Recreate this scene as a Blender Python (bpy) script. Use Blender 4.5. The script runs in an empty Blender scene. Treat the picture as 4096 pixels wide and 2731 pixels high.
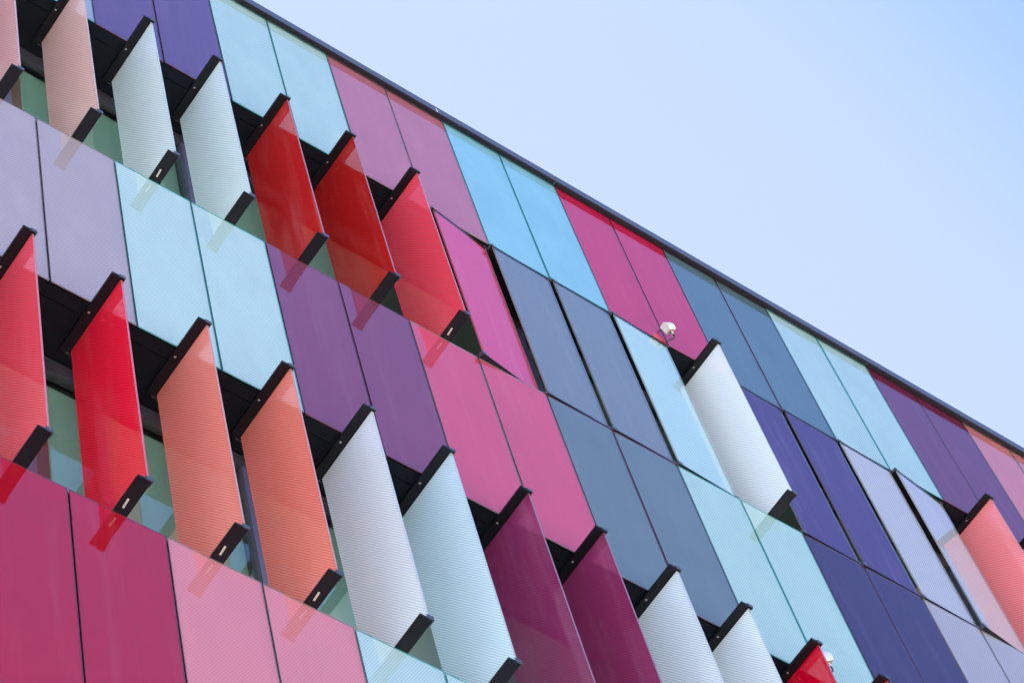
import bpy, bmesh, math, random
from mathutils import Matrix, Vector
random.seed(7)
sc = bpy.context.scene
COL = sc.collection
W = 0.5                      # column pitch of the facade, metres
ROOF = 20.51                 # height of the top edge of the glass
H = [ROOF + h for h in (0.0, -1.955, -3.968, -5.938, -7.913, -9.87)]

# ------------------------------------------------------------------ helpers
def link(o, parent=None):
    COL.objects.link(o)
    if parent is not None:
        o.parent = parent
    return o

def mesh_obj(name, bm, mats, parent=None, smooth=False):
    me = bpy.data.meshes.new(name)
    bmesh.ops.recalc_face_normals(bm, faces=bm.faces[:])
    bm.to_mesh(me); bm.free()
    for m in (mats if isinstance(mats, (list, tuple)) else [mats]):
        me.materials.append(m)
    if smooth:
        for p in me.polygons: p.use_smooth = True
    return link(bpy.data.objects.new(name, me), parent)

def box(bm, x0, x1, y0, y1, z0, z1, mi=0):
    v = [bm.verts.new((x, y, z)) for x in (x0, x1) for y in (y0, y1) for z in (z0, z1)]
    idx = [(0, 1, 3, 2), (4, 6, 7, 5), (0, 4, 5, 1), (2, 3, 7, 6), (0, 2, 6, 4), (1, 5, 7, 3)]
    fs = []
    for q in idx:
        f = bm.faces.new([v[i] for i in q]); f.material_index = mi; fs.append(f)
    return fs            # order: -x, +x, -y, +y, -z, +z

def bevel_all(bm, w, seg=2):
    bmesh.ops.bevel(bm, geom=bm.edges[:], offset=w, segments=seg, affect='EDGES', profile=0.7)

def prism_x(bm, prof, x0, x1, mi=0):
    a = [bm.verts.new((x0, y, z)) for y, z in prof]
    b = [bm.verts.new((x1, y, z)) for y, z in prof]
    n = len(prof)
    bm.faces.new(a[::-1]).material_index = mi
    bm.faces.new(b).material_index = mi
    for i in range(n):
        bm.faces.new((a[i], a[(i + 1) % n], b[(i + 1) % n], b[i])).material_index = mi

def prism_y(bm, prof, y0, y1):
    a = [bm.verts.new((x, y0, z)) for x, z in prof]
    b = [bm.verts.new((x, y1, z)) for x, z in prof]
    n = len(prof)
    bm.faces.new(a); bm.faces.new(b[::-1])
    for i in range(n):
        bm.faces.new((a[i], a[(i + 1) % n], b[(i + 1) % n], b[i]))

def cyl(bm, c, r, h, axis='Z', n=16):
    m = Matrix.Translation(c)
    if axis == 'Y': m = m @ Matrix.Rotation(math.pi / 2, 4, 'X')
    if axis == 'X': m = m @ Matrix.Rotation(math.pi / 2, 4, 'Y')
    bmesh.ops.create_cone(bm, cap_ends=True, segments=n, radius1=r, radius2=r, depth=h, matrix=m)

def tube(bm, pts, r, n=8):
    rings = []
    pts = [Vector(p) for p in pts]
    for i, p in enumerate(pts):
        d = (pts[min(i + 1, len(pts) - 1)] - pts[max(i - 1, 0)]).normalized()
        a = d.cross(Vector((0.3, 0.2, 1))).normalized(); b = d.cross(a)
        rings.append([bm.verts.new(p + (a * math.cos(t) + b * math.sin(t)) * r)
                      for t in [2 * math.pi * k / n for k in range(n)]])
    for A, B in zip(rings, rings[1:]):
        for k in range(n):
            bm.faces.new((A[k], A[(k + 1) % n], B[(k + 1) % n], B[k]))
    bm.faces.new(rings[0][::-1]); bm.faces.new(rings[-1])

def tag(o, label=None, cat=None, group=None, kind=None):
    if label: o['label'] = label
    if cat: o['category'] = cat
    if group: o['group'] = group
    if kind: o['kind'] = kind
    return o

def lin(rgb, k=1.0):
    out = []
    for c in rgb:
        c = c / 255.0
        c = c / 12.92 if c <= 0.04045 else ((c + 0.055) / 1.055) ** 2.4
        out.append(min(c * k, 0.9))
    return tuple(out) + (1.0,)

# ---------------------------------------------------------------- materials
def new_mat(name):
    m = bpy.data.materials.new(name); m.use_nodes = True
    nt = m.node_tree; nt.nodes.clear()
    out = nt.nodes.new('ShaderNodeOutputMaterial')
    return m, nt, nt.nodes, nt.links, out

def math_n(nt, op, a, b=None, c=None, clamp=False):
    n = nt.nodes.new('ShaderNodeMath'); n.operation = op; n.use_clamp = clamp
    for i, v in enumerate((a, b, c)):
        if v is None: continue
        if isinstance(v, (int, float)): n.inputs[i].default_value = v
        else: nt.links.new(v, n.inputs[i])
    return n.outputs[0]

def maprange(nt, v, a, b, c, d):
    n = nt.nodes.new('ShaderNodeMapRange')
    nt.links.new(v, n.inputs[0])
    for i, x in enumerate((a, b, c, d)): n.inputs[i + 1].default_value = x
    return n.outputs[0]

def frit(nt, plane):
    """Staggered dot screen printed on the glass; its rows run at 60 degrees."""
    tc = nt.nodes.new('ShaderNodeTexCoord')
    sp = nt.nodes.new('ShaderNodeSeparateXYZ'); nt.links.new(tc.outputs['Object'], sp.inputs[0])
    h = sp.outputs['X' if plane == 'XZ' else 'Y']; z = sp.outputs['Z']
    P = 0.0125
    def wave(ang, period):
        ca, sa = math.cos(ang), math.sin(ang)
        u = math_n(nt, 'MULTIPLY', h, -sa * 2 * math.pi / period)
        v = math_n(nt, 'MULTIPLY', z, ca * 2 * math.pi / period)
        return math_n(nt, 'SINE', math_n(nt, 'ADD', u, v))
    a = wave(math.radians(60), P)
    b = wave(math.radians(-60), P * .5)
    s = math_n(nt, 'ADD', math_n(nt, 'MULTIPLY', a, 0.42), math_n(nt, 'MULTIPLY', b, 0.12))
    return math_n(nt, 'ADD', s, 0.5, clamp=True), tc, h, z

def streaks(nt, tc, sx=9.0, sz=0.5, detail=5.0):
    """Long vertical run-off streaks and blotches, different on every pane."""
    oi = nt.nodes.new('ShaderNodeObjectInfo')
    mp = nt.nodes.new('ShaderNodeMapping'); mp.inputs['Scale'].default_value = (sx, sx, sz)
    nt.links.new(tc.outputs['Object'], mp.inputs['Vector'])
    n = nt.nodes.new('ShaderNodeTexNoise'); n.noise_dimensions = '4D'
    n.inputs['Scale'].default_value = 1.6; n.inputs['Detail'].default_value = detail
    n.inputs['Roughness'].default_value = 0.62
    nt.links.new(mp.outputs[0], n.inputs['Vector'])
    nt.links.new(math_n(nt, 'MULTIPLY', oi.outputs['Random'], 53.0), n.inputs['W'])
    return n.outputs['Fac']

def mixc(nt, f, a, b, mode='MIX'):
    n = nt.nodes.new('ShaderNodeMix'); n.data_type = 'RGBA'; n.blend_type = mode
    if isinstance(f, (int, float)): n.inputs[0].default_value = f
    else: nt.links.new(f, n.inputs[0])
    for k, v in ((6, a), (7, b)):
        if isinstance(v, tuple): n.inputs[k].default_value = v
        else: nt.links.new(v, n.inputs[k])
    return n.outputs[2]

def contrast(c):
    l = .3 * c[0] + .5 * c[1] + .2 * c[2]
    return .03 + .16 * min(1.0, l / .45)

def scale(c, k):
    return tuple(min(x * k, .95) for x in c[:3]) + (1.0,)

def front_fresnel(nt, ior, inner=0.0):
    """Fresnel reflectance of the outer surface only (no inverted index inside the sheet)"""
    fr = nt.nodes.new('ShaderNodeFresnel'); fr.inputs[0].default_value = ior
    ge = nt.nodes.new('ShaderNodeNewGeometry')
    fwd = math_n(nt, 'SUBTRACT', 1.0, ge.outputs['Backfacing'])
    return math_n(nt, 'MULTIPLY', fr.outputs[0], fwd)

PANEL_IOR = 1.80
FIN_IOR = 1.68
_cf = []
def clear_face():
    """the clear outer face of the cladding glass: mirror-like, slightly uneven, a little grimy"""
    if _cf: return _cf[0]
    m, nt, N, L, out = new_mat('clear_glass_face')
    tc = N.new('ShaderNodeTexCoord'); st = streaks(nt, tc); lf = streaks(nt, tc, 2.2, .9, 2.0)
    bn = N.new('ShaderNodeBump'); bn.inputs['Strength'].default_value = .25; bn.inputs['Distance'].default_value = .004
    L.new(lf, bn.inputs['Height'])
    tr = N.new('ShaderNodeBsdfTransparent'); tr.inputs[0].default_value = (.985, .99, .985, 1)
    gl = N.new('ShaderNodeBsdfGlossy'); L.new(bn.outputs[0], gl.inputs['Normal'])
    L.new(maprange(nt, st, .35, .75, 0.01, 0.05), gl.inputs['Roughness'])
    mx = N.new('ShaderNodeMixShader'); L.new(front_fresnel(nt, PANEL_IOR), mx.inputs[0])
    L.new(tr.outputs[0], mx.inputs[1]); L.new(gl.outputs[0], mx.inputs[2])
    L.new(mx.outputs[0], out.inputs[0])
    _cf.append(m)
    return m

_pm = {}
def panel_mat(rgb, k):
    """back-printed glass cladding: coloured dots under a clear glossy face"""
    key = (rgb, k)
    if key in _pm: return _pm[key]
    m, nt, N, L, out = new_mat('printed_glass')
    c = lin(rgb, k)
    f, tc, h, z = frit(nt, 'XZ')
    st = streaks(nt, tc)
    dirt = maprange(nt, st, .50, .80, 0.0, 0.05)
    q = contrast(c)
    col = mixc(nt, f, scale(c, 1 - q), scale(c, 1 + q)) if q > .075 else c
    col = mixc(nt, dirt, col, (0.40, 0.36, 0.33, 1))
    lf = streaks(nt, tc, 2.2, .9, 2.0)
    v = maprange(nt, lf, .25, .75, .94, 1.06)
    cv = nt.nodes.new('ShaderNodeCombineXYZ')
    for i in range(3): L.new(v, cv.inputs[i])
    col = mixc(nt, 1.0, col, cv.outputs[0], 'MULTIPLY')
    dif = N.new('ShaderNodeBsdfDiffuse')
    if isinstance(col, tuple): dif.inputs[0].default_value = col
    else: L.new(col, dif.inputs[0])
    L.new(dif.outputs[0], out.inputs[0])
    me, nt, N, L, out = new_mat('panel_edge')
    p = N.new('ShaderNodeBsdfPrincipled')
    g = .3 * c[0] + .5 * c[1] + .2 * c[2]
    if g > .25 and c[1] > c[0] * .95: e = (.05, .30, .28)
    elif g > .16: e = (.20, .17, .16)
    else: e = (.10 + .15 * c[0], .03, .04)
    p.inputs['Base Color'].default_value = e + (1,); p.inputs['Roughness'].default_value = .25
    L.new(p.outputs[0], out.inputs[0])
    _pm[key] = [m, me, clear_face()]
    return _pm[key]

_bm = {}
def blade_mats(rgb, k, see=0.14):
    """[printed rear face, clear front face, edge] of a sheet of laminated fin glass"""
    key = (rgb, k, see)
    if key in _bm: return _bm[key]
    c = lin(rgb, k); mxc = max(c[:3]); f_ = min(1.0, .50 / mxc)
    c = tuple(x * f_ for x in c[:3]) + (1.0,)
    m1, nt, N, L, out = new_mat('printed_fin_glass')
    f, tc, h, z = frit(nt, 'YZ')
    st = streaks(nt, tc, 7.0, 0.6)
    q = contrast(c) * .34 + .012
    col = mixc(nt, f, scale(c, 1 - q), scale(c, 1 + q))
    dirt = maprange(nt, st, .50, .80, 0.0, 0.07)
    col = mixc(nt, dirt, col, (0.42, 0.38, 0.36, 1))
    dif = N.new('ShaderNodeBsdfDiffuse'); L.new(mixc(nt, 1.0, col, (1.38, 1.38, 1.38, 1), 'MULTIPLY'), dif.inputs[0])
    trl = N.new('ShaderNodeBsdfTranslucent'); L.new(mixc(nt, 1.0, col, (.52, .52, .52, 1), 'MULTIPLY'), trl.inputs[0])
    mx = N.new('ShaderNodeAddShader')          # albedo is split between the two sides
    L.new(dif.outputs[0], mx.inputs[0]); L.new(trl.outputs[0], mx.inputs[1])
    tr = N.new('ShaderNodeBsdfTransparent'); tr.inputs[0].default_value = scale(c, 1.0)[:3] + (1,)
    tint = tuple(min(1.0, 0.25 + 0.85 * x) for x in c[:3]) + (1,)
    tr.inputs[0].default_value = tint
    m2 = N.new('ShaderNodeMixShader')
    L.new(maprange(nt, f, 0, 1, see * 1.9, 0.0), m2.inputs[0])
    L.new(mx.outputs[0], m2.inputs[1]); L.new(tr.outputs[0], m2.inputs[2])
    fr = front_fresnel(nt, FIN_IOR)
    gl = N.new('ShaderNodeBsdfGlossy'); gl.inputs['Roughness'].default_value = 0.03
    L.new(maprange(nt, st, .35, .75, 0.01, 0.09), gl.inputs['Roughness'])
    m3 = N.new('ShaderNodeMixShader'); L.new(fr, m3.inputs[0])
    L.new(m2.outputs[0], m3.inputs[1]); L.new(gl.outputs[0], m3.inputs[2])
    L.new(m3.outputs[0], out.inputs[0])
    # clear face
    mc, nt, N, L, out = new_mat('clear_fin_face')
    tc = nt.nodes.new('ShaderNodeTexCoord'); st = streaks(nt, tc, 7.0, 0.6)
    tr = N.new('ShaderNodeBsdfTransparent'); tr.inputs[0].default_value = (0.97, 0.985, 0.975, 1)
    gl = N.new('ShaderNodeBsdfGlossy'); L.new(maprange(nt, st, .35, .75, 0.005, 0.05), gl.inputs['Roughness'])
    fr = front_fresnel(nt, PANEL_IOR)
    mx = N.new('ShaderNodeMixShader'); L.new(fr, mx.inputs[0])
    L.new(tr.outputs[0], mx.inputs[1]); L.new(gl.outputs[0], mx.inputs[2])
    L.new(mx.outputs[0], out.inputs[0])
    # edge
    me, nt, N, L, out = new_mat('glass_edge')
    p = N.new('ShaderNodeBsdfPrincipled')
    p.inputs['Base Color'].default_value = tuple(0.10 + 0.62 * x for x in c[:3]) + (1,)
    p.inputs['Roughness'].default_value = 0.18
    L.new(p.outputs[0], out.inputs[0])
    _bm[key] = [m1, mc, me]
    return _bm[key]

def plain(name, rgb, rough, metal=0.0, bump=0.0, var=0.12, sc_=40.0, spec=0.5):
    m, nt, N, L, out = new_mat(name)
    tc = N.new('ShaderNodeTexCoord')
    n = N.new('ShaderNodeTexNoise'); n.inputs['Scale'].default_value = sc_; n.inputs['Detail'].default_value = 4
    L.new(tc.outputs['Object'], n.inputs['Vector'])
    p = N.new('ShaderNodeBsdfPrincipled')
    c = tuple(rgb) + (1,)
    L.new(mixc(nt, n.outputs['Fac'], scale(c, 1 - var), scale(c, 1 + var)), p.inputs['Base Color'])
    L.new(maprange(nt, n.outputs['Fac'], .3, .7, rough * .8, rough * 1.25), p.inputs['Roughness'])
    p.inputs['Metallic'].default_value = metal
    p.inputs['Specular IOR Level'].default_value = spec
    if bump:
        b = N.new('ShaderNodeBump'); b.inputs['Strength'].default_value = bump; b.inputs['Distance'].default_value = 0.002
        L.new(n.outputs['Fac'], b.inputs['Height']); L.new(b.outputs[0], p.inputs['Normal'])
    L.new(p.outputs[0], out.inputs[0])
    return m

M_RAIL = plain('black_anodised', (0.006, 0.0055, 0.008), 0.42, 0.0, spec=.22)
M_CLIP = plain('clip_metal', (0.08, 0.085, 0.10), 0.3, 0.5)
M_BOLT = plain('bolt_steel', (0.45, 0.42, 0.38), 0.3, 1.0)
M_SOFFIT = plain('soffit_black', (0.004, 0.0055, 0.009), 0.5, spec=.16)
M_BACK = plain('cavity_black', (0.012, 0.012, 0.014), 0.7)
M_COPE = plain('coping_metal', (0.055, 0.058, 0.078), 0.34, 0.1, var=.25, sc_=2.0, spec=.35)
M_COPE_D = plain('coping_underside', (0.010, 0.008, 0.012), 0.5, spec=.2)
M_FRAME = plain('window_frame_dark', (0.035, 0.033, 0.04), 0.35)
M_MULL = plain('mullion_blue_grey', (0.09, 0.09, 0.15), 0.35)
M_CEIL = plain('interior_ceiling', (0.10, 0.11, 0.10), 0.8)
M_ROOMW = plain('interior_wall', (0.12, 0.12, 0.11), 0.8)
M_CURT = plain('interior_blind', (0.86, 0.87, 0.82), 0.8)
def blind_mat():
    m, nt, N, L, out = new_mat('roller_blind_cloth')
    d = N.new('ShaderNodeBsdfDiffuse'); d.inputs[0].default_value = (.32, .36, .29, 1)
    t = N.new('ShaderNodeBsdfTranslucent'); t.inputs[0].default_value = (.06, .07, .06, 1)
    a = N.new('ShaderNodeAddShader'); L.new(d.outputs[0], a.inputs[0]); L.new(t.outputs[0], a.inputs[1])
    L.new(a.outputs[0], out.inputs[0])
    return m
M_CURT = blind_mat()
M_STICK = plain('sticker_white', (0.50, 0.45, 0.36), 0.5)
M_INK = plain('sticker_ink', (0.22, 0.19, 0.15), 0.6)
M_WHITE = plain('housing_white', (0.50, 0.52, 0.49), 0.35, sc_=25, var=.3)
M_RUST = plain('rust_stain', (0.33, 0.19, 0.08), 0.7, var=.5, sc_=30)
M_CABLE = plain('cable_black', (0.02, 0.02, 0.022), 0.45)
M_PLASTER = plain('core_wall', (0.10, 0.10, 0.11), 0.8)
M_DROP = plain('dropping', (0.75, 0.75, 0.72), 0.8)

def pane_mat():
    m, nt, N, L, out = new_mat('window_glass')
    tr = N.new('ShaderNodeBsdfTransparent'); tr.inputs[0].default_value = (0.82, 0.93, 0.90, 1)
    gl = N.new('ShaderNodeBsdfGlossy'); gl.inputs['Roughness'].default_value = 0.0
    gl.inputs[0].default_value = (1.0, .96, .78, 1)
    fr = front_fresnel(nt, 2.3)
    mx = N.new('ShaderNodeMixShader'); L.new(fr, mx.inputs[0])
    L.new(tr.outputs[0], mx.inputs[1]); L.new(gl.outputs[0], mx.inputs[2])
    L.new(mx.outputs[0], out.inputs[0])
    return m
M_PANE = pane_mat()

# -------------------------------------------------------------- the ground
def ground():
    m, nt, N, L, out = new_mat('paving')
    tc = N.new('ShaderNodeTexCoord')
    br = N.new('ShaderNodeTexBrick'); br.inputs['Scale'].default_value = 1.6
    br.inputs['Color1'].default_value = (.54, .53, .50, 1); br.inputs['Color2'].default_value = (.48, .47, .45, 1)
    br.inputs['Mortar'].default_value = (.2, .19, .18, 1); br.inputs['Mortar Size'].default_value = .012
    L.new(tc.outputs['Object'], br.inputs['Vector'])
    p = N.new('ShaderNodeBsdfPrincipled'); p.inputs['Roughness'].default_value = .8
    L.new(br.outputs['Color'], p.inputs['Base Color']); L.new(p.outputs[0], out.inputs[0])
    bm = bmesh.new()
    S = 1500
    v = [bm.verts.new(c) for c in ((-S, -S, 0), (S, -S, 0), (S, S, 0), (-S, S, 0))]
    bm.faces.new(v)
    o = mesh_obj('ground', bm, m)
    tag(o, kind='structure')
ground()

# ------------------------------------------------------------ the building
X0, X1 = -4 * W, 20 * W
bld = bpy.data.objects.new('office_building', None); link(bld)
bld.location = (X0, 0, 0)
tag(bld, 'office block clad in rows of coloured glass panels below a dark metal roof edge', 'building')
OFF = Vector((X0, 0, 0))
def part(name, bm, mats, label=None, parent=None, loc=None):
    """a part of the building; bm is in world coordinates unless loc is given"""
    o = mesh_obj(name, bm, mats, parent or bld)
    if parent is None or parent is bld:
        o.location = (Vector(loc) if loc else Vector((0, 0, 0))) - OFF
    else:
        o.location = Vector(loc) if loc else (0, 0, 0)
    if label: o['label'] = label
    return o

GAP = 0.0105
K = 1.06         # from display colour of an unlit-by-reflection area to albedo
def panels(c0, c1, zt, zb, colours):
    for c in range(c0, c1):
        lab, rgb, k = colours[(c - (c % 2)) // 2]
        bm = bmesh.new()
        w = W - GAP
        fs = box(bm, -w / 2, w / 2, 0, .0065, zb - zt, 0)
        for q in (0, 1, 4, 5): fs[q].material_index = 1
        fs[2].material_index = 2
        o = part('cladding_panel', bm, panel_mat(rgb, k * K), lab, loc=((c + .5) * W, random.uniform(-.0006, .0006), zt))
        o.rotation_euler = (random.uniform(-.0012, .0012), 0, random.uniform(-.002, .002))

A = {-2: ('pale green glass panel', (170, 190, 190), .6), -1: ('pale blue grey glass panel', (165, 175, 190), .6),
     0: ('violet glass panel', (105, 70, 120), .55), 1: ('pale turquoise glass panel', (182, 214, 208), .6),
     2: ('mauve pink glass panel', (184, 108, 122), .66), 3: ('sky blue glass panel', (138, 194, 208), .66),
     4: ('magenta glass panel', (196, 30, 72), .66), 5: ('slate blue glass panel', (92, 118, 124), .6),
     6: ('pale turquoise glass panel', (180, 212, 208), .6), 7: ('purple glass panel', (118, 38, 70), .55),
     8: ('dusty pink glass panel', (205, 120, 118), .62), 9: ('pale blue glass panel', (170, 200, 205), .6)}
Cc = {-2: ('rose glass panel', (190, 130, 140), .6), -1: ('lavender glass panel', (182, 168, 172), .6),
      0: ('ice blue glass panel', (190, 218, 212), .6), 1: ('plum purple glass panel', (135, 62, 92), .6),
      2: ('pink glass panel', (215, 80, 105), .6), 3: ('slate grey glass panel', (108, 124, 124), .6),
      4: ('pale turquoise glass panel', (180, 214, 206), .6), 5: ('indigo glass panel', (66, 22, 62), .5),
      6: ('pale lavender grey glass panel', (178, 172, 176), .6), 7: ('pink glass panel', (205, 125, 130), .6)}
Ee = {-2: ('magenta red glass panel', (194, 18, 44), .52), -1: ('magenta red glass panel', (194, 18, 44), .52),
      0: ('dusty rose glass panel', (214, 128, 134), .68), 1: ('ice blue glass panel', (190, 218, 216), .6),
      2: ('ice blue glass panel', (190, 218, 216), .6), 3: ('slate grey glass panel', (108, 124, 124), .6)}
panels(-4, 20, H[0] + .03, H[1], A)
panels(-4, 16, H[2], H[3], Cc)
panels(-4, 6, H[4], H[5], Ee)

# solid wall behind each glass band, with its soffit and sill lines
def core():
    for a, b in ((H[1] + .03, H[0] - .01), (H[3] + .03, H[2] - .03), (.02, H[4] - .03)):
        bm = bmesh.new(); box(bm, X0, X1, .05, .36, a, b)
        part('wall', bm, M_BACK)
core()
def wall_sides():
    bm = bmesh.new()
    # rear wall, two open bands added to backlight the blinds, and two end walls
    for a, b in ((.02, H[3] - 1.9), (H[3] - .05, H[1] - 1.9), (H[1] - .05, ROOF - .21)):
        box(bm, X0, X1, 3.6, 3.75, a, b)
        part('wall', bm, M_PLASTER)
        bm = bmesh.new()
    for a in (X0, X1 - .1):
        box(bm, a, a + .1, .48, 3.59, 0.02, ROOF - .21)
        part('end_wall', bm, M_PLASTER)
        bm = bmesh.new()
    box(bm, X0, X1, .37, 3.75, ROOF - .2, ROOF + .02)     # roof slab
    part('roof', bm, M_PLASTER)
wall_sides()

def soffits():
    for z in (H[1], H[3]):
        # narrow front board, made in 3 m lengths
        x = -13 * W
        while x < X1:
            a, b = max(x, X0), min(x + 6 * W - .004, X1)
            if b > a + .1:
                bm = bmesh.new(); box(bm, a, b, .014, .0865, z + .002, z + .02)
                part('soffit_board', bm, M_SOFFIT)
            x += 6 * W
        bm = bmesh.new(); box(bm, X0, X1, .0905, .368, z + .002, z + .02)
        part('soffit_board', bm, M_SOFFIT)
    for z in (H[2], H[4]):
        bm = bmesh.new(); box(bm, X0, X1, .014, .375, z - .025, z - .004)
        part('sill_board', bm, M_SOFFIT)
soffits()

def windows():
    xs = [(-.85 + 2.6 * k) * W for k in range(-1, 8)]
    for zt, zb in ((H[1], H[2]), (H[3], H[4])):
        for a, b in zip(xs, xs[1:]):
            bb = min(b, X1)
            aa = max(a, X0)
            if bb - aa < .2: continue
            fr = bmesh.new()
            # head with a stepped profile, sill and the left-hand mullion
            prism_x(fr, [(.372, zt + .001), (.43, zt + .001), (.43, zt - .105), (.380, zt - .105), (.380, zt - .030), (.372, zt - .030)], aa, bb)
            o = part('window', fr, M_FRAME)
            si = bmesh.new(); box(si, aa, bb, .380, .43, zb - .02, zb + .05)
            part('sill', si, M_FRAME, parent=o)
            mu = bmesh.new()
            box(mu, aa - .03, aa + .03, .376, .45, zb + .0505, zt - .1055)
            part('mullion', mu, M_MULL, parent=o)
            pn = bmesh.new()
            box(pn, aa + .031, bb - .031, .405, .413, zb + .0502, zt - .1052)
            part('pane', pn, M_PANE, parent=o)
            if abs(a - (-.85) * W) < .01 or abs(a - 1.75 * W) < .01 or a < -.9 * W:
                bl = bmesh.new(); box(bl, aa + .16, bb - .035, .462, .4635, zb + .05, zt - .11)
                part('roller_blind', bl, M_CURT, parent=o)
        # the room behind
    for zt, zfl in ((H[1], H[1] - 3.3), (H[3], H[3] - 3.3)):
        bm = bmesh.new()
        box(bm, X0 + .11, X1 - .11, .47, 3.58, zt - .106, zt - .045)
        part('ceiling', bm, M_CEIL)
        bm = bmesh.new()
        box(bm, X0 + .11, X1 - .11, .47, 3.58, zfl - .15, zfl - .01)
        part('floor_slab', bm, M_ROOMW)
        for k in (0, 2, 4, 6):
            x = (-.85 + 2.6 * k) * W
            if X0 < x < X1:
                bm = bmesh.new(); box(bm, x - .05, x + .05, .475, 3.57, zfl, zt - .107)
                part('partition', bm, M_ROOMW)
windows()

def coping():
    prof = [(.002, .035), (-.006, .035), (-.006, .012), (-.028, .012), (-.028, .0), (-.045, .0), (-.047, .006),
            (-.047, .098), (-.040, .109), (.30, .125), (.30, .11), (.002, .10)]
    x = (1.97 - 12) * W
    k = 0
    while x < X1:
        a, b = max(x, X0), min(x + 6 * W - .009, X1)
        if b > a + .1:
            bm = bmesh.new()
            dz = random.uniform(-.0015, .0015)
            prism_x(bm, [(y, ROOF + z + dz) for y, z in prof], a, b)
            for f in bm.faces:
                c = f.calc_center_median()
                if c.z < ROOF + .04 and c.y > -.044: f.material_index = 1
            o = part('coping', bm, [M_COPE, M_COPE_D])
            if a < 5.83 * W < b:
                d = bmesh.new()
                for (dx, dz, r) in ((0, .05, .005), (.003, .036, .007), (.006, .022, .006), (.004, .012, .008)):
                    bmesh.ops.create_uvsphere(d, u_segments=8, v_segments=6, radius=r,
                        matrix=Matrix.Translation((5.83 * W + dx, -.0475, ROOF + dz)) @ Matrix.Diagonal((.7, .3, 1.4, 1)))
                part('bird_dropping', d, M_DROP, parent=o)
        x += 6 * W
coping()

# ---------------------------------------------------------------- the fins
Y0, Y1 = -.245, .245          # blade runs this far either side of its pivot
def blade_mesh(mats, zt, zb):
    bm = bmesh.new()
    fs = box(bm, .0355, .0465, Y0 + .014, Y1 - .014, zb, zt, 2)
    fs[0].material_index = 0; fs[1].material_index = 1
    return bm

RAIL = {}
def rail_meshes():
    bm = bmesh.new()
    prism_y(bm, [(-.0225, -.026), (.0150, -.026), (.0150, -.020), (.0490, -.020), (.0490, -.0105), (.0345, -.008), (-.0225, -.008)], Y0, Y1)
    cyl(bm, (0, 0, -.001), .012, .013)
    bevel = [e for e in bm.edges if e.calc_length() > .2]
    bmesh.ops.bevel(bm, geom=bevel, offset=.0018, segments=2, affect='EDGES')
    me = bpy.data.meshes.new('top_rail'); bmesh.ops.recalc_face_normals(bm, faces=bm.faces[:]); bm.to_mesh(me); bm.free()
    me.materials.append(M_RAIL); RAIL['top'] = me
    bm = bmesh.new()
    prism_y(bm, [(-.0225, .006), (.0345, .006), (.0345, .008), (.0490, .008), (.0490, .0205), (-.0225, .0205)], Y0, Y1)
    cyl(bm, (0, 0, .0), .012, .011)
    bevel = [e for e in bm.edges if e.calc_length() > .2]
    bmesh.ops.bevel(bm, geom=bevel, offset=.0012, segments=2, affect='EDGES')
    me = bpy.data.meshes.new('bottom_rail'); bmesh.ops.recalc_face_normals(bm, faces=bm.faces[:]); bm.to_mesh(me); bm.free()
    me.materials.append(M_RAIL); RAIL['bot'] = me
    def clip(ye, s, z0, z1):
        # end stop that hooks round the blade: s = -1 outer end, +1 inner end
        bm = bmesh.new()
        a, b = sorted((ye, ye + s * .006))
        box(bm, .016, .053, a, b, z0, z1)
        a, b = sorted((ye - s * .0005, ye - s * .028))
        box(bm, .0495, .053, a, b, z0, z1)
        bmesh.ops.recalc_face_normals(bm, faces=bm.faces[:])
        me = bpy.data.meshes.new('end_clip'); bm.to_mesh(me); bm.free(); me.materials.append(M_CLIP)
        return me
    RAIL['tc'] = [clip(Y0, -1, -.030, -.008), clip(Y1, 1, -.026, -.010)]
    RAIL['bc'] = [clip(Y0, -1, .004, .034), clip(Y1, 1, .006, .026)]
    bm = bmesh.new()
    bmesh.ops.create_uvsphere(bm, u_segments=12, v_segments=8, radius=.0065, matrix=Matrix.Translation((-.004, 0, -.026)) @ Matrix.Diagonal((1, 1, .6, 1)))
    me = bpy.data.meshes.new('pivot_bolt'); bm.to_mesh(me); bm.free(); me.materials.append(M_BOLT); RAIL['bolt'] = me
    bm = bmesh.new()
    box(bm, -.0048, .0048, -.025, .025, .0048, .0055)
    r = random.Random(3)
    y = -.018
    while y < .018:
        l = r.uniform(.002, .005)
        box(bm, -.002, r.uniform(-.0005, .002), y, y + l, .0042, .0047, 1); y += l + .0015
    me = bpy.data.meshes.new('label_sticker'); bmesh.ops.recalc_face_normals(bm, faces=bm.faces[:]); bm.to_mesh(me); bm.free()
    me.materials.append(M_STICK); me.materials.append(M_INK); RAIL['stick'] = me
rail_meshes()

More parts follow.
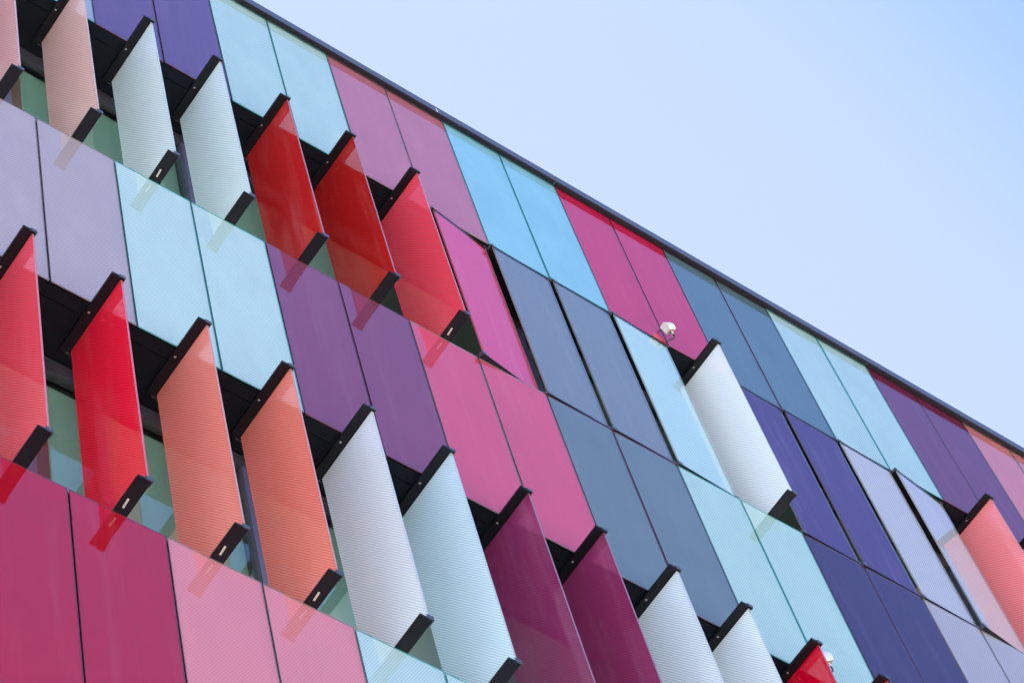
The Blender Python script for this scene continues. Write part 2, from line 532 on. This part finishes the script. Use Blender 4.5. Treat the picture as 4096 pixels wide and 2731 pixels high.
def fin(col, zt, zb, rgb, k, label, ang=0.0, sticker=False, see=0.14, group='pivoting glass fins'):
    root = bpy.data.objects.new('glass_fin', None); link(root)
    root.location = ((col + .5) * W, .045, zb)
    root.rotation_euler = (0, 0, math.radians(ang + random.uniform(-.35, .35)))
    tag(root, label, 'glass fin', group)
    h = zt - zb
    b = mesh_obj('glass_blade', blade_mesh(blade_mats(rgb, k * KF, see), h - .020, .020), blade_mats(rgb, k * KF, see), root)
    t = link(bpy.data.objects.new('top_rail', RAIL['top']), root); t.location.z = h
    bt = link(bpy.data.objects.new('bottom_rail', RAIL['bot']), root)
    for me in RAIL['tc']:
        o = link(bpy.data.objects.new('end_clip', me), t)
    o = link(bpy.data.objects.new('pivot_bolt', RAIL['bolt']), t)
    for me in RAIL['bc']:
        o = link(bpy.data.objects.new('end_clip', me), bt)
    if sticker:
        o = link(bpy.data.objects.new('label_sticker', RAIL['stick']), bt)
        o.location = (.006, -.10, 0); o.rotation_euler = (0, 0, math.radians(-4))
    return root

KF = 1.0
G1, G2 = 'pivoting glass fins of the upper window row', 'pivoting glass fins of the lower window row'
UP = [
 (-3, (185, 140, 150), .8, 'rose pink open glass fin beyond the left end of the upper row', 0, 0),
 (-2, (194, 150, 150), .85, 'rose pink open glass fin at the very left edge of the upper row', 0, 0),
 (-1, (196, 162, 152), .85, 'beige pink open glass fin between the rose fin and the first white fin', 0, 0),
 (0, (198, 216, 216), .95, 'white open glass fin with a sticker under its rail beside the beige pink fin', 0, 1),
 (1, (198, 216, 216), .95, 'white open glass fin without sticker beside the first dark red fin', 0, 0),
 (2, (176, 30, 30), .72, 'dark red open glass fin next to the white fins of the upper row', 0, 0),
 (3, (168, 28, 26), .66, 'dark red open glass fin next to the bright coral red fin', 0, 0),
 (4, (224, 70, 86), .95, 'bright coral red open glass fin with a sticker under its rail in the upper row', 0, 1),
 (5, (196, 56, 96), .72, 'orchid pink glass fin turned nearly shut beside the coral red fin', -82.8, 0),
 (6, (112, 120, 126), .66, 'slate blue shut glass fin next to the orchid pink fin', -88.8, 0),
 (7, (112, 120, 126), .66, 'slate blue shut glass fin next to the ice blue fin', -88.8, 0),
 (8, (174, 204, 206), .60, 'ice blue glass fin turned nearly shut below the white junction box', -87.6, 0),
 (9, (212, 222, 224), .95, 'bright white open glass fin between the ice blue fin and the indigo fins', 0, 0),
 (10, (76, 34, 90), .56, 'indigo shut glass fin partly covered by the bright white open fin', -88.6, 0),
 (11, (76, 34, 90), .56, 'indigo shut glass fin next to the pale lavender fin', -88.8, 0),
 (12, (186, 184, 190), .55, 'pale lavender shut glass fin next to the second indigo fin', -88.8, 0),
 (13, (186, 184, 190), .55, 'pale lavender glass fin standing ajar beside the salmon pink open fin', -83.4, 0),
 (14, (228, 126, 128), .9, 'salmon pink open glass fin near the right edge of the upper row', 0, 0),
 (15, (228, 126, 128), .9, 'salmon pink open glass fin cut by the right edge of the photo', 0, 0),
]
LOW = [
 (-3, (222, 76, 92), .85, 'coral red open glass fin beyond the left end of the lower row', 0, 0),
 (-2, (222, 80, 94), .9, 'coral red open glass fin cut by the left photo edge in the lower row', 0, 0),
 (-1, (214, 28, 54), .9, 'vivid crimson open fin with a sticker under its lower rail', 0, 1),
 (0, (234, 142, 126), .95, 'salmon orange open glass fin next to the vivid crimson fin', 0, 1),
 (1, (236, 130, 114), .95, 'coral orange open glass fin next to the silvery white fin', 0, 1),
 (2, (198, 209, 213), .95, 'silvery white open glass fin next to the coral orange fin', 0, 0),
 (3, (188, 212, 218), .95, 'silvery white open glass fin next to the first plum fin', 0, 0),
 (4, (128, 44, 84), .7, 'dark plum open glass fin next to the silvery white fin', 0, 0),
 (5, (128, 44, 84), .7, 'dark plum open glass fin next to the pearl white fin', 0, 0),
 (6, (203, 218, 221), .95, 'pearl white open glass fin next to the second dark plum fin', 0, 0),
 (7, (203, 218, 221), .95, 'pearl white open glass fin next to the deep red fin at the bottom edge', 0, 0),
 (8, (180, 0, 32), .8, 'deep red open glass fin at the bottom edge of the photo, half cut off', 0, 0),
 (9, (180, 0, 32), .8, 'deep red glass fin of which only the tip shows at the bottom edge', 0, 0),
 (10, (180, 30, 50), .8, 'deep red open glass fin just below the bottom edge of the photo', 0, 0),
]
for c, rgb, k, lab, ang, stk in UP:
    fin(c, H[1], H[2], rgb, k, lab, ang, bool(stk), group=G1)
for c, rgb, k, lab, ang, stk in LOW:
    fin(c, H[3], H[4], rgb, k, lab, ang, bool(stk), group=G2)

# ----------------------------------------------- white boxes on the facade
def junction_box(joint, z, label):
    root = bpy.data.objects.new('junction_box', None); link(root)
    root.location = (joint * W, -.002, z)
    tag(root, label, 'junction box', 'white boxes clipped to the glass joints')
    R = Matrix.Rotation(math.radians(-34), 4, 'Y') @ Matrix.Rotation(math.radians(-8), 4, 'Z')
    T = Matrix.Translation((0, -.046, .105)) @ R
    bm = bmesh.new()
    box(bm, -.034, .034, -.026, .020, -.036, .036)
    bevel_all(bm, .004, 2)
    bm.transform(T)
    o = mesh_obj('housing', bm, M_WHITE, root)
    bm = bmesh.new()                              # curved lid towards the street
    n = 8
    prof = [(-.037 + .074 * i / n, -.0265 - .014 * math.sin(math.pi * i / n)) for i in range(n + 1)]
    a = [bm.verts.new((-.036, y, x_)) for x_, y in prof]; b = [bm.verts.new((.036, y, x_)) for x_, y in prof]
    bm.faces.new(a); bm.faces.new(b[::-1])
    for i in range(len(prof)):
        j = (i + 1) % len(prof); bm.faces.new((a[i], b[i], b[j], a[j]))
    bm.transform(T)
    mesh_obj('lid', bm, M_WHITE, root)
    bm = bmesh.new()
    box(bm, -.031, .031, -.023, .016, -.0385, -.0365); bm.transform(T)
    mesh_obj('rusty_base', bm, M_RUST, root)['label'] = 'rust stained underside'
    bm = bmesh.new()
    for r_, zc, hh in ((.012, -.043, .009), (.009, -.052, .010)): cyl(bm, (.004, .0, zc), r_, hh)
    bm.transform(T)
    mesh_obj('cable_gland', bm, M_WHITE, root)
    g = T @ Vector((.004, 0, -.056))
    bm = bmesh.new()
    P = [g, g + Vector((.012, .002, -.016)), g + Vector((.010, .012, -.034)), g + Vector((-.010, .028, -.046)), Vector((.004, .0, .004)), Vector((.0, .014, .002))]
    pts = []
    for i in range(len(P) - 1):
        p0, p1, p2, p3 = P[max(i - 1, 0)], P[i], P[i + 1], P[min(i + 2, len(P) - 1)]
        for s in range(6):
            t = s / 6
            pts.append(.5 * ((2 * p1) + (-p0 + p2) * t + (2 * p0 - 5 * p1 + 4 * p2 - p3) * t * t + (-p0 + 3 * p1 - 3 * p2 + p3) * t ** 3))
    pts.append(P[-1])
    tube(bm, pts, .0055)
    mesh_obj('cable', bm, M_CABLE, root, smooth=True)
    bm = bmesh.new()
    tube(bm, [(0, .012, .170), (-.012, -.008, .158), (-.022, -.026, .128), (-.014, -.036, .090), (.004, -.046, .066), (.022, -.048, .062)], .0045)
    mesh_obj('bracket', bm, M_CABLE, root, smooth=True)
    return root
junction_box(9, H[1] + .05, 'small white box with rusty underside and black cable on the magenta panels')
junction_box(9, H[3] + .06, 'second small white box, half hidden behind the deep red fin at the bottom edge')

# ------------------------------------------------------------ sky and sun
SUN_EL, SUN_AZ = math.radians(50), math.radians(95)   # azimuth: maths angle from +X, the sun stands behind the building
# thin high haze on the sun's side of the sky, thinning out to the right
VEIL = Vector((.35, .75, .55)).normalized()
VE0, VE1 = .722, .80
w = bpy.data.worlds.new('World'); sc.world = w; w.use_nodes = True
nt = w.node_tree; nt.nodes.clear()
sky = nt.nodes.new('ShaderNodeTexSky'); sky.sky_type = 'NISHITA'; sky.sun_disc = False
sky.sun_elevation = SUN_EL
sky.sun_rotation = math.pi / 2 - SUN_AZ
sky.air_density = 1.0; sky.dust_density = 2.0; sky.ozone_density = 3.0
bg = nt.nodes.new('ShaderNodeBackground'); bg.inputs[1].default_value = 0.076
out = nt.nodes.new('ShaderNodeOutputWorld')
hs = nt.nodes.new('ShaderNodeHueSaturation'); hs.inputs['Saturation'].default_value = 1.22
nt.links.new(sky.outputs[0], hs.inputs['Color'])
geo = nt.nodes.new('ShaderNodeTexCoord')
nrm = nt.nodes.new('ShaderNodeVectorMath'); nrm.operation = 'DOT_PRODUCT'
nt.links.new(geo.outputs['Generated'], nrm.inputs[0]); nrm.inputs[1].default_value = VEIL
nz = nt.nodes.new('ShaderNodeTexNoise'); nz.inputs['Scale'].default_value = 2.6; nz.inputs['Detail'].default_value = 5
nt.links.new(geo.outputs['Generated'], nz.inputs['Vector'])
wob = math_n(nt, 'MULTIPLY', math_n(nt, 'SUBTRACT', nz.outputs['Fac'], .5), .04)
vv = math_n(nt, 'ADD', nrm.outputs['Value'], wob)
mr = nt.nodes.new('ShaderNodeMapRange'); mr.interpolation_type = 'SMOOTHSTEP'
nt.links.new(vv, mr.inputs[0])
for i, x in enumerate((VE0, VE1, 0.0, .97)): mr.inputs[i + 1].default_value = x
hz = mixc(nt, mr.outputs[0], mixc(nt, 1.0, hs.outputs[0], (.98, .92, 1.10, 1), 'MULTIPLY'), (1.52, 1.85, 2.42, 1))
nt.links.new(hz, bg.inputs[0]); nt.links.new(bg.outputs[0], out.inputs[0])
sl = bpy.data.lights.new('sun', 'SUN'); sl.energy = 5.0; sl.angle = math.radians(.5); sl.color = (1, .95, .88)
so = bpy.data.objects.new('sun', sl); link(so)
d = Vector((math.cos(SUN_AZ) * math.cos(SUN_EL), math.sin(SUN_AZ) * math.cos(SUN_EL), math.sin(SUN_EL)))
so.rotation_euler = d.to_track_quat('Z', 'Y').to_euler()
so.location = d * 60

# ----------------------------------------------------------------- camera
R = ((0.80307924, -0.56949534, -0.17532482), (-0.43938632, -0.76471032, 0.47133618), (-0.40249646, -0.30148497, -0.86435144))
cam = bpy.data.cameras.new('camera'); co = bpy.data.objects.new('camera', cam); link(co)
m = Matrix(R).transposed().to_4x4()
m.translation = Vector((-4.34473237, -5.39904094, -18.91106043 + ROOF))
co.matrix_world = m
cam.sensor_width = 36; cam.lens = 103.292; cam.clip_start = .1; cam.clip_end = 5000
sc.camera = co
sc.view_settings.view_transform = 'Standard'; sc.view_settings.look = 'None'
sc.view_settings.exposure = 2.42; sc.view_settings.gamma = 1.0
sc.cycles.max_bounces = 10; sc.cycles.transparent_max_bounces = 12
sc.cycles.use_denoising = True
sc.cycles.use_adaptive_sampling = False
sc.cycles.denoising_input_passes = 'RGB_ALBEDO_NORMAL'
